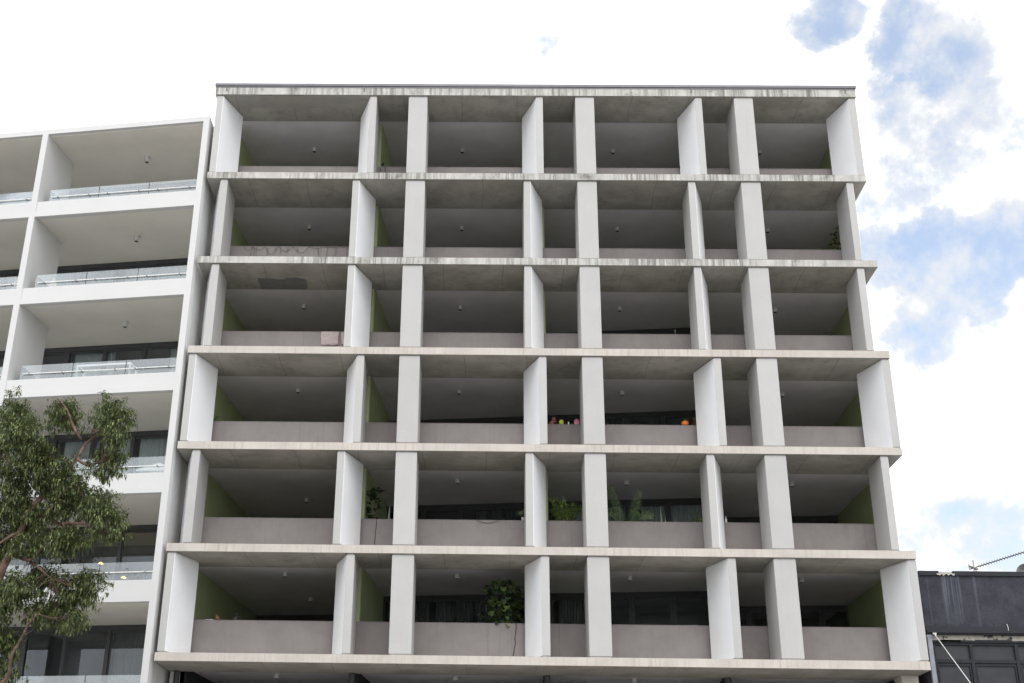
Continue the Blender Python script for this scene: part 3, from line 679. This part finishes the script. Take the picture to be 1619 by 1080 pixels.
# bush, third home, fifth row
def bush(x, y, zf, zlow, zt, wid, n, L, label, mt='leafmid', seed=2, name='bush', potc='terra'):
    r = random.Random(seed); root = plant_root(name, label)
    m = MB(); pot(m, (x, y, zf), .22, .3, 0); m.build('pot', potc, root)
    m = MB(); ff = MB()
    for s in range(14):
        t = Vector((x+r.uniform(-wid, wid), y+r.uniform(-.2, .2), zt-r.random()**2*(zt-zlow)*.8))
        m.tube([(x, y, zf+.28), Vector((x, y, zf+.28)).lerp(t, .5)+Vector((0, 0, .08)), t], [.012, .008, .004], 5)
        for q in range(int(n/14)):
            c = Vector((x, y, zlow)).lerp(t, r.uniform(.35, 1.05))+Vector((r.gauss(0, .05), r.gauss(0, .05), r.gauss(0, .04)))
            d = Vector((r.uniform(-1, 1), r.uniform(-1, 1), r.uniform(-.3, .9))); l = L*r.uniform(.7, 1.2); ff.leaf(c, d, l, l*.5, bend=r.uniform(0, .4))
    m.build('stem', 'bark', root); ff.build('foliage', mt, root)
bush(.86, 1.88, 3.0, 4.05, 4.88, .5, 900, .105, 'small leaved bright green bush above the third home parapet, fifth row', seed=21)
bush(4.78, 2.0, 3.0, 3.9, 4.6, .2, 160, .085, 'small green bush half hidden by a fin, right end of the third home, fifth row', seed=22)
bush(4.80, 1.9, 6.0, 6.95, 7.55, .18, 90, .075, 'wispy yellow green plant next to the orange pumpkin, fourth row', seed=23)
# palm
def palm(x, y, zf, fronds, label, seed=1, name='palm', Lf=.2, mt='leafpalm', group=GP):
    r = random.Random(seed); root = empty(name, label, 'palm', group)
    m = MB(); pot(m, (x, y, zf), .2, .35, 0); m.build('pot', 'terra', root)
    for tx, ty, tz, hang in fronds:
        m = MB(); b = Vector((x, y, zf+.3)); t = Vector((tx, ty, tz)); pts = []
        for q in range(11):
            s = q/10; p = b.lerp(t, s); p.z += hang*math.sin(PI*s)*.5; p.x += 0; pts.append(p)
        m.tube(pts, [.015-.001*q for q in range(11)], 5)
        for q in range(24):
            u = 3.0+6.9*q/23; i = int(u); p = pts[i].lerp(pts[i+1], u-i); d = (pts[i+1]-pts[i]).normalized()
            sd = d.cross(Vector((0, -1, .35))).normalized(); l = Lf*(1.2-abs(u-6.2)/6)
            for sg in (-1, 1): m.leaf(p, (sd*sg+d*.75+Vector((0, 0, -.15))), l*r.uniform(.85, 1.1), .034, upv=Vector((0, -1, .3)), bend=.2)
        m.build('frond', mt, root, False)
palm(2.66, 1.95, 3.0, [(2.22, 2.0, 5.38, .5), (3.12, 2.05, 5.28, .4), (2.05, 1.95, 4.42, 1.1), (3.45, 1.95, 4.45, 1.0), (2.35, 2.2, 4.75, .8), (3.05, 2.3, 4.7, .8), (2.1, 2.3, 4.6, .9)], 'arching green palm rising above the third home parapet, fifth row', 7, Lf=.2)
palm(-9.92, 2.0, 6.0, [(-9.75, 1.95, 7.45, .3), (-9.6, 1.9, 7.28, .4), (-9.9, 1.9, 7.5, .2), (-10.0, 1.9, 7.4, .3)], 'tiny dark palm at the left end of the fourth balcony row', 9, Lf=.13)
# strap-leaved plants
def blades(x, y, zf, lst, label, w_=.05, mt='leafpale', name='snake_plant', seed=1):
    root = plant_root(name, label); r = random.Random(seed)
    m = MB(); pot(m, (x, y, zf), .13, .3, 0); m.build('pot', 'pot', root); m = MB()
    for dx, dz, lean in lst:
        b = Vector((x+dx, y, zf+.25)); t = Vector((x+dx+lean, y-.05, dz)); d = t-b; l = d.length
        s = Vector((1, 0, 0)); md = b.lerp(t, .6)
        m.add([b-s*w_*.3, b+s*w_*.3, md+s*w_*.55, t, md-s*w_*.5, md+Vector((0, -.015, 0))], [(0, 1, 5), (1, 2, 5), (2, 3, 5), (3, 4, 5), (4, 0, 5)])
        m.add([b-s*w_*.3+Vector((0, .01, 0)), b+s*w_*.3+Vector((0, .01, 0)), md+s*w_*.55+Vector((0, .01, 0)), t, md-s*w_*.5+Vector((0, .01, 0))], [(4, 3, 2, 1, 0)])
    m.build('leaf', mt, root)
blades(3.76, 2.05, 3.0, [(0, 4.76, -.05), (.06, 4.5, .02), (-.05, 4.45, 0)], 'tall pale sword leaves between palm and bush, third home, fifth row', .06)
blades(4.13, 2.05, 3.0, [(0, 4.5, 0), (.03, 4.42, .01)], 'single short pale sword leaf in the third home, fifth row', .05, seed=2)
blades(-4.42, 2.05, 3.0, [(0, 4.8, .08), (.04, 4.4, 0)], 'lone upright pale green leaf near the green wall, second home, fifth row', .08, seed=3, name='cactus')
# succulent in white pot, right end of second home, fifth row
def succulent(x, y, z, label):
    root = plant_root('succulent', label); m = MB(); pot(m, (x+.08, y, z), .05, .11, 0); m.build('pot', 'pot', root); m = MB(); r = random.Random(4)
    for k in range(20):
        a = r.uniform(0, 2*PI); d = Vector((math.cos(a), math.sin(a)*.7, r.uniform(-.1, 1.0))); m.leaf((x+.02+r.uniform(-.04, .04), y, z+.16+r.uniform(0, .12)), d, .18, .035, bend=.15)
    m.build('foliage', 'leafpale', root)
succulent(-.47, 1.66, PT(2), 'spiky pale succulent beside the middle fin, second home, fifth row')
# small things standing on the fourth-row parapet
t_ = PT(3)
root = empty('stuffed_toy', 'little red brown stuffed toy sitting on the parapet, fourth row', 'toy')
m = MB(); m.lathe((.52, 1.65, t_), [(.03, 0), (.06, .03), (.065, .08), (.04, .13)], 10); m.build('torso', 'redbrown', root, True)
m = MB(); m.lathe((.56, 1.65, t_+.12), [(.02, 0), (.05, .03), (.055, .06), (.04, .1), (.01, .12)], 10)
for dx in (-.04, .04): m.lathe((.56+dx, 1.65, t_+.21), [(.01, 0), (.022, .015), (.02, .03), (.005, .04)], 8)
m.build('head', 'redbrown', root, True)
m = MB()
for a_ in ((.47, .07, .42, .02), (.57, .08, .65, .1), (.5, .02, .44, -.03), (.55, .02, .6, -.03)): m.tube([(a_[0], 1.62, t_+a_[1]), (a_[2], 1.58, t_+a_[3])], .02, 6)
m.build('limb', 'redbrown', root)
root = empty('jar', 'round yellow green jar with dark lid on the parapet, fourth row', 'jar')
MB().lathe((.79, 1.65, t_), [(.05, 0), (.075, .03), (.08, .09), (.06, .14)], 14).build('body', 'yellow', root, True)
MB().lathe((.79, 1.65, t_+.14), [(.055, 0), (.055, .03), (.02, .035), (.018, .05)], 12).build('lid', 'wood', root)
root = empty('candle_holder', 'tiny white cup between the yellow jar and pink birdhouse', 'cup')
MB().lathe((1.01, 1.65, t_), [(.02, 0), (.026, .03), (.024, .09), (.028, .1)], 10).build('body', 'whitec', root)
root = empty('birdhouse', 'small pink birdhouse on the parapet beside a fin, fourth row', 'ornament')
m = MB(); m.box(1.18, 1.32, 1.60, 1.70, t_, t_+.11); m.build('body', 'pink', root)
m = MB(); m.add([(1.16, 1.59, t_+.11), (1.34, 1.59, t_+.11), (1.34, 1.71, t_+.11), (1.16, 1.71, t_+.11), (1.21, 1.62, t_+.17), (1.29, 1.62, t_+.17), (1.29, 1.68, t_+.17), (1.21, 1.68, t_+.17)], [(0, 1, 5, 4), (1, 2, 6, 5), (2, 3, 7, 6), (3, 0, 4, 7), (4, 5, 6, 7), (3, 2, 1, 0)]); m.tube([(1.25, 1.65, t_+.17), (1.25, 1.65, t_+.21)], .015, 6); m.build('roof', 'pink', root)
root = empty('pumpkin', 'orange pumpkin with green stalk on the parapet, fourth row', 'pumpkin')
m = MB(); vs = []; fs = []; n = 24; prof = [(.02, .0), (.08, .012), (.115, .06), (.11, .12), (.06, .15), (.015, .14)]
for r_, z_ in prof:
    for k in range(n):
        rr = r_*(1-.09*abs(math.cos(k*PI*8/n*1.5))); vs.append((4.53+rr*math.cos(2*PI*k/n), 1.65+rr*math.sin(2*PI*k/n), t_+z_))
for i in range(5):
    for k in range(n): fs.append((i*n+k, i*n+(k+1) % n, (i+1)*n+(k+1) % n, (i+1)*n+k))
fs.append(tuple(range(5*n, 6*n))); m.add(vs, fs); m.build('body', 'orange', root, True)
m = MB(); m.tube([(4.53, 1.65, t_+.13), (4.54, 1.65, t_+.2)], .014, 6); r = random.Random(3)
for k in range(7): m.leaf((4.53, 1.65, t_+.15), Vector((r.uniform(-1, 1), r.uniform(-1, .5), r.uniform(0, 1))), .09, .04)
m.build('stalk', 'leafmid', root)
# towel hanging over the third-row parapet, and its darker neighbour
def towel(x0, x1, zt, drop, label, mt, seed):
    r = random.Random(seed); m = MB(); nx, nz = 14, 8; vs = []
    prof = [(1.745, -.25), (1.742, -.05), (1.70, .012), (1.60, .012), (1.565, -.03)]+[(1.56, -.03-drop*(k+1)/5) for k in range(5)]
    for i in range(nx+1):
        x = x0+(x1-x0)*i/nx; wv = .01*math.sin(i*1.9+seed)+r.uniform(-.004, .004)
        for j, (y, z) in enumerate(prof): vs.append((x+(.012*math.sin(j+i*.3)), y-abs(wv)*(1 if j > 3 else -.3 if j < 2 else 0), zt+z+(.02*math.sin(i*.9+seed) if j == len(prof)-1 else 0)))
    nn = len(prof); m.add(vs, [(i*nn+j, (i+1)*nn+j, (i+1)*nn+j+1, i*nn+j+1) for i in range(nx) for j in range(nn-1)])
    o = m.build('towel', mt, None, True); sm = o.modifiers.new('thick', 'SOLIDIFY'); sm.thickness = .008
    tag(o, label, 'towel')
towel(-6.66, -6.10, PT(4), .44, 'wide pale pink towel draped over the parapet, third row', 'towel', 2)
towel(-6.02, -5.78, PT(4), .42, 'narrow pinkish cloth beside the wide towel, partly behind a fin', 'towel', 6)
# string lights / dry vine draped over the second-row parapet
r = random.Random(31); m = MB(); z = PT(5); Yf = 1.555
x = -9.35; prev = Vector((x, Yf, z-.02)); px_ = [prev]
while x < -6.0:
    step = r.uniform(.3, .55)
    sag = r.uniform(.12, .34) if x < -7.6 else r.uniform(.0, .06)
    nx_ = x+step; seg = [Vector((x+step*q/6, Yf-.01*r.random(), z-.02-sag*math.sin(PI*q/6)+r.uniform(-.008, .008))) for q in range(7)]
    m.tube(seg, .0055, 4); x = nx_
    for q in range(r.randint(1, 2)):
        hx = x-r.uniform(0, step); L = r.uniform(.15, .5); p0 = Vector((hx, Yf-.012, z-.03)); pts = [p0]
        for s in range(5): pts.append(pts[-1]+Vector((r.uniform(-.03, .03), 0, -L/5)))
        m.tube(pts, .005, 4)
        for s in pts[1:]: m.tube([s, s+Vector((r.uniform(-.04, .04), -.01, r.uniform(-.04, 0)))], .0055, 4)
tag(m.build('light_string', mat('faded_cable', (.14, .12, .115), .8, .05, 5, .2)), 'dark tangled light string draped over the leftmost parapet, second row', 'light string')
m = MB(); pts = [Vector((-4.68, 1.552, PT(2)))]
r = random.Random(8)
for s in range(12): pts.append(pts[-1]+Vector((r.uniform(-.018, .014), 0, -.066)))
m.tube(pts, .007, 4); tag(m.build('hanging_vine', 'wire'), 'thin dry vine down the short parapet of the second home, fifth row', 'vine')
m = MB(); pts = [Vector((-.60, 1.552, PT(1)))]
for s in range(14): pts.append(pts[-1]+Vector((r.uniform(-.012, .012)-(.01 if s > 8 else 0), 0, -.066)))
m.tube(pts, .009, 4); tag(m.build('hanging_vine', 'wire'), 'dark dry vine below the broad leafed fig, sixth row', 'vine')
m = MB()
for k in range(12): pass
pts = [Vector((-1.75+q*.05, 1.56, PT(2)-.01-.09*math.sin(PI*q/13))) for q in range(14)]; m.tube(pts, .007, 4)
tag(m.build('wire_garland', 'wire'), 'thin wire sagging from the second home parapet, fifth row', 'wire')
# watering can / camera-like thing on the top row
root = empty('floodlight', 'small black clamp lamp with hanging cable on the top row parapet', 'lamp'); zt6 = PT(6)
m = MB(); m.box(-5.04, -4.93, 1.62, 1.72, zt6, zt6+.02); m.tube([(-4.985, 1.67, zt6+.02), (-4.985, 1.65, zt6+.09)], .012, 6); m.lathe((-4.97, 1.6, zt6+.07), [(.02, 0), (.045, .02), (.045, .07), (.02, .09)], 10); m.build('head', 'blackstuff', root)
m = MB(); m.tube([(-4.93, 1.62, zt6+.03), (-4.88, 1.56, zt6-.04), (-4.9, 1.56, zt6-.13), (-4.86, 1.56, zt6-.2)], .01, 5); m.tube([(-5.03, 1.62, zt6+.01), (-5.06, 1.56, zt6-.1), (-5.03, 1.56, zt6-.18)], .01, 5); m.build('cable', 'wire', root)
# bits along the sixth-row parapet
root = empty('wooden_bird', 'small dark bird ornament with drooping tail on the sixth row parapet', 'ornament'); z1 = PT(1)
m = MB(); m.lathe((-9.13, 1.65, z1+.01), [(.02, 0), (.06, .03), (.065, .07), (.03, .12)], 10); m.tube([(-9.1, 1.62, z1+.05), (-9.03, 1.55, z1-.0)], .025, 6); m.lathe((-9.16, 1.65, z1+.11), [(.02, 0), (.032, .02), (.02, .055)], 8); m.build('body', 'wood', root, True)
root = empty('tray', 'flat pale tray lying on the sixth row parapet', 'tray')
m = MB(); m.box(-9.45, -9.24, 1.6, 1.7, z1, z1+.02); m.build('base', 'pot', root)
root = empty('watering_can', 'dark handled watering can on the sixth row parapet', 'watering can')
m = MB(); m.lathe((-8.6, 1.66, z1), [(.06, 0), (.065, .02), (.055, .11)], 12); m.tube([(-8.55, 1.66, z1+.03), (-8.47, 1.66, z1+.13)], .012, 6); m.build('body', 'blackstuff', root)
m = MB(); m.tube([(-8.655, 1.66, z1+.05), (-8.69, 1.66, z1+.14), (-8.62, 1.66, z1+.24), (-8.56, 1.66, z1+.2), (-8.56, 1.66, z1+.1)], .01, 6); m.build('handle', 'blackstuff', root)
# white bottle by the sixth fin, fifth row
tag(MB().lathe((5.56, 1.66, PT(2)), [(.03, 0), (.035, .02), (.03, .12), (.012, .16), (.012, .2)], 10).build('bottle', 'whitec'), 'slim white bottle against the fin, fifth row', 'bottle')
# garden stake, third row
tag(MB().tube([(4.4, 1.66, PT(4)), (4.4, 1.66, PT(4)+.2)], .009, 6).tube([(4.37, 1.66, PT(4)+.12), (4.43, 1.66, PT(4)+.1)], .006, 5).build('garden_stake', 'cream'), 'thin pale stake standing on the third home parapet, third row', 'stake')
# trailing sprig at the left of the third row
m = MB(); m.tube([(-9.95, 1.62, PT(4)+.12), (-9.93, 1.6, PT(4)+.2), (-9.88, 1.58, PT(4)+.1), (-9.87, 1.57, PT(4)-.05)], .008, 5); tag(m.build('dry_sprig', 'wire'), 'curled dry sprig at the left end of the third row', 'sprig')

# ------------------------------------------------------------------ things on the white block's balconies
def wpt(u, v, z): return WT @ Vector((u, v, z))
root = empty('patio_umbrella', 'closed beige fringed parasol behind glass, right bay, second row of the white block', 'umbrella', T=Matrix.Translation(wpt(-5.0, .8, 11.05)))
m = MB(); n = 14; vs = [(0, 0, .95)]
for k in range(n):
    rr = .30 if k % 2 else .22; vs.append((rr*math.cos(2*PI*k/n), rr*math.sin(2*PI*k/n), .25))
m.add(vs, [(0, 1+k, 1+(k+1) % n) for k in range(n)]+[tuple(range(n, 0, -1))]); m.build('canopy', 'beige', root)
MB().tube([(0, 0, 0), (0, 0, 1.02)], .02, 8).build('pole', 'metal', root)
def table(u, v, z, L, W, h, label):
    root = empty('bench', label, 'bench', T=Matrix.Translation(wpt(u, v, z)) @ Matrix.Rotation(-TH, 4, 'Z'))
    m = MB(); m.box(-L/2, L/2, -W/2, -W/2+.05, h-.06, h); m.box(-L/2, L/2, W/2-.05, W/2, h-.06, h); m.box(-L/2, -L/2+.05, -W/2+.05, W/2-.05, h-.06, h); m.box(L/2-.05, L/2, -W/2+.05, W/2-.05, h-.06, h); m.build('seat_frame', 'white', root)
    for a in (-1, 1):
        for b in (-1, 1): MB().box(a*(L/2-.025)-.025, a*(L/2-.025)+.025, b*(W/2-.025)-.025, b*(W/2-.025)+.025, 0, h-.06).build('leg', 'white', root)
table(-2.75, .75, 7.85, 1.75, .5, .92, 'long white open frame bench behind glass, third row of the white block')
root = empty('lounge_cushion', 'white folded cushion above the beam, third row of the white block', 'cushion', T=Matrix.Translation(wpt(-.62, .55, 8.175)) @ Matrix.Rotation(-TH, 4, 'Z'))
m = MB(); m.add([(-.3, -.1, -.28), (.12, -.1, -.28), (.12, .1, -.28), (-.3, .1, -.28), (.0, -.09, .17), (.12, -.09, .0), (.12, .09, .0), (.0, .09, .17)], [(0, 1, 5, 4), (1, 2, 6, 5), (2, 3, 7, 6), (3, 0, 4, 7), (4, 5, 6, 7), (3, 2, 1, 0)]); m.build('pad', 'white', root)
root = empty('patio_umbrella', 'open white square parasol low behind glass, fourth row of the white block', 'umbrella', T=Matrix.Translation(wpt(-.85, 1.1, 4.75)))
m = MB(); m.add([(-.55, -.45, .62), (.6, -.45, .62), (.6, .45, .62), (-.55, .45, .62), (0, 0, .98), (-.55, -.45, .57), (.6, -.45, .57), (.6, .45, .57), (-.55, .45, .57)], [(0, 1, 4), (1, 2, 4), (2, 3, 4), (3, 0, 4), (0, 5, 6, 1), (1, 6, 7, 2), (2, 7, 8, 3), (3, 8, 5, 0)]); m.build('canopy', 'white', root)
MB().tube([(0, 0, 0), (0, 0, .96)], .02, 8).build('pole', 'metal', root)
def chair(u, v, z, label, rot=0):
    root = empty('balcony_chair', label, 'chair', T=Matrix.Translation(wpt(u, v, z)) @ Matrix.Rotation(rot, 4, 'Z'))
    m = MB(); m.box(-.22, .22, -.2, .22, .42, .46); m.build('seat', 'white', root)
    m = MB(); m.tube([(-.2, .2, .46), (-.2, .24, .88), (-.15, .25, .92), (.15, .25, .92), (.2, .24, .88), (.2, .2, .46)], .016, 6)
    for zz in (.6, .74): m.tube([(-.2, .22, zz), (.2, .22, zz)], .012, 6)
    m.build('backrest', 'white', root)
    for a in (-.2, .2):
        for b in (-.18, .2): MB().tube([(a, b, 0), (a, b, .42)], .014, 6).build('leg', 'white', root)
chair(-6.05, .6, 10.97+.05, 'white slatted chair back beside the column, left bay, second row of the white block', .2)
root = empty('globe_lantern', 'white ball lantern behind glass, left bay, top row of the white block', 'lantern', T=Matrix.Translation(wpt(-6.15, .6, 14.07)))
m = MB(); m.lathe((0, 0, .55), [(.02, -.12), (.1, -.08), (.12, 0), (.1, .08), (.02, .12)], 14); m.build('shade', 'whitec', root, True); MB().lathe((0, 0, 0), [(.09, 0), (.03, .03), (.025, .43)], 10).build('stand', 'whitec', root)
# plants on fifth row
r = random.Random(77)
def shrub_w(u0, u1, n, zt, label, L, mt, seed):
    r = random.Random(seed); root = empty('balcony_shrub', label, 'plant', 'shrubs on the white block balcony'); base = wpt((u0+u1)/2, .6, 1.635)
    m = MB(); pot(m, base, .2, .3, 0); m.build('pot', 'terra', root); ff = MB(); st = MB()
    for s in range(16):
        t = wpt(r.uniform(u0, u1), r.uniform(.4, .9), zt-r.random()*.4); st.tube([base+Vector((0, 0, .28)), t], [.012, .005], 5)
        for q in range(n//16):
            c = base.lerp(t, r.uniform(.5, 1.05))+Vector((r.gauss(0, .06), r.gauss(0, .06), r.gauss(0, .06))); l = L*r.uniform(.7, 1.2)
            ff.leaf(c, Vector((r.uniform(-1, 1), r.uniform(-1, 1), r.uniform(-.4, .8))), l, l*.55, bend=r.uniform(0, .4), broad=(L > .12))
    st.build('stem', 'bark', root); ff.build('foliage', mt, root)
shrub_w(-3.0, -1.75, 420, 2.75, 'dark small leaved shrub behind glass, fifth row of the white block', .08, 'leafdark', 5)
shrub_w(-1.2, -.45, 60, 2.5, 'dark round leaved plant at the right end behind glass, fifth row of the white block', .16, 'leafdark', 6)
# lit pendant lamps inside the fifth-row room
em = bpy.data.materials.new('lit_lamp'); em.use_nodes = True; e_ = em.node_tree.nodes['Principled BSDF']; e_.inputs['Emission Color'].default_value = (1, .72, .2, 1); e_.inputs['Emission Strength'].default_value = 3
for u, v, z, lb in ((-3.9, 4.4, 3.55, 'yellow lit pendant lamp highest and leftmost inside the fifth row room'), (-3.3, 4.9, 3.2, 'yellow lit pendant lamp in the middle inside the fifth row room'), (-2.05, 4.2, 2.1, 'yellow lit lamp lowest of three inside the fifth row room')):
    root = empty('pendant_lamp', lb, 'lamp', 'lit lamps inside the white block'); p = wpt(u, v, z)
    MB().lathe(p, [(.02, .05), (.09, .0), (.02, -.02)], 12).build('shade', em, root); MB().tube([p+Vector((0, 0, .05)), Vector((p.x, p.y, 4.5))], .005, 5).build('cord', 'wire', root)
root = empty('tub_chair', 'pale rounded tub seat inside the lowest room of the white block', 'chair'); p = wpt(-3.7, 4.4, -1.47+.0)
MB().lathe(p, [(.28, 0), (.36, .45), (.42, .9), (.40, .92), (.33, .6)], 18).build('seat', 'pot', root, True)
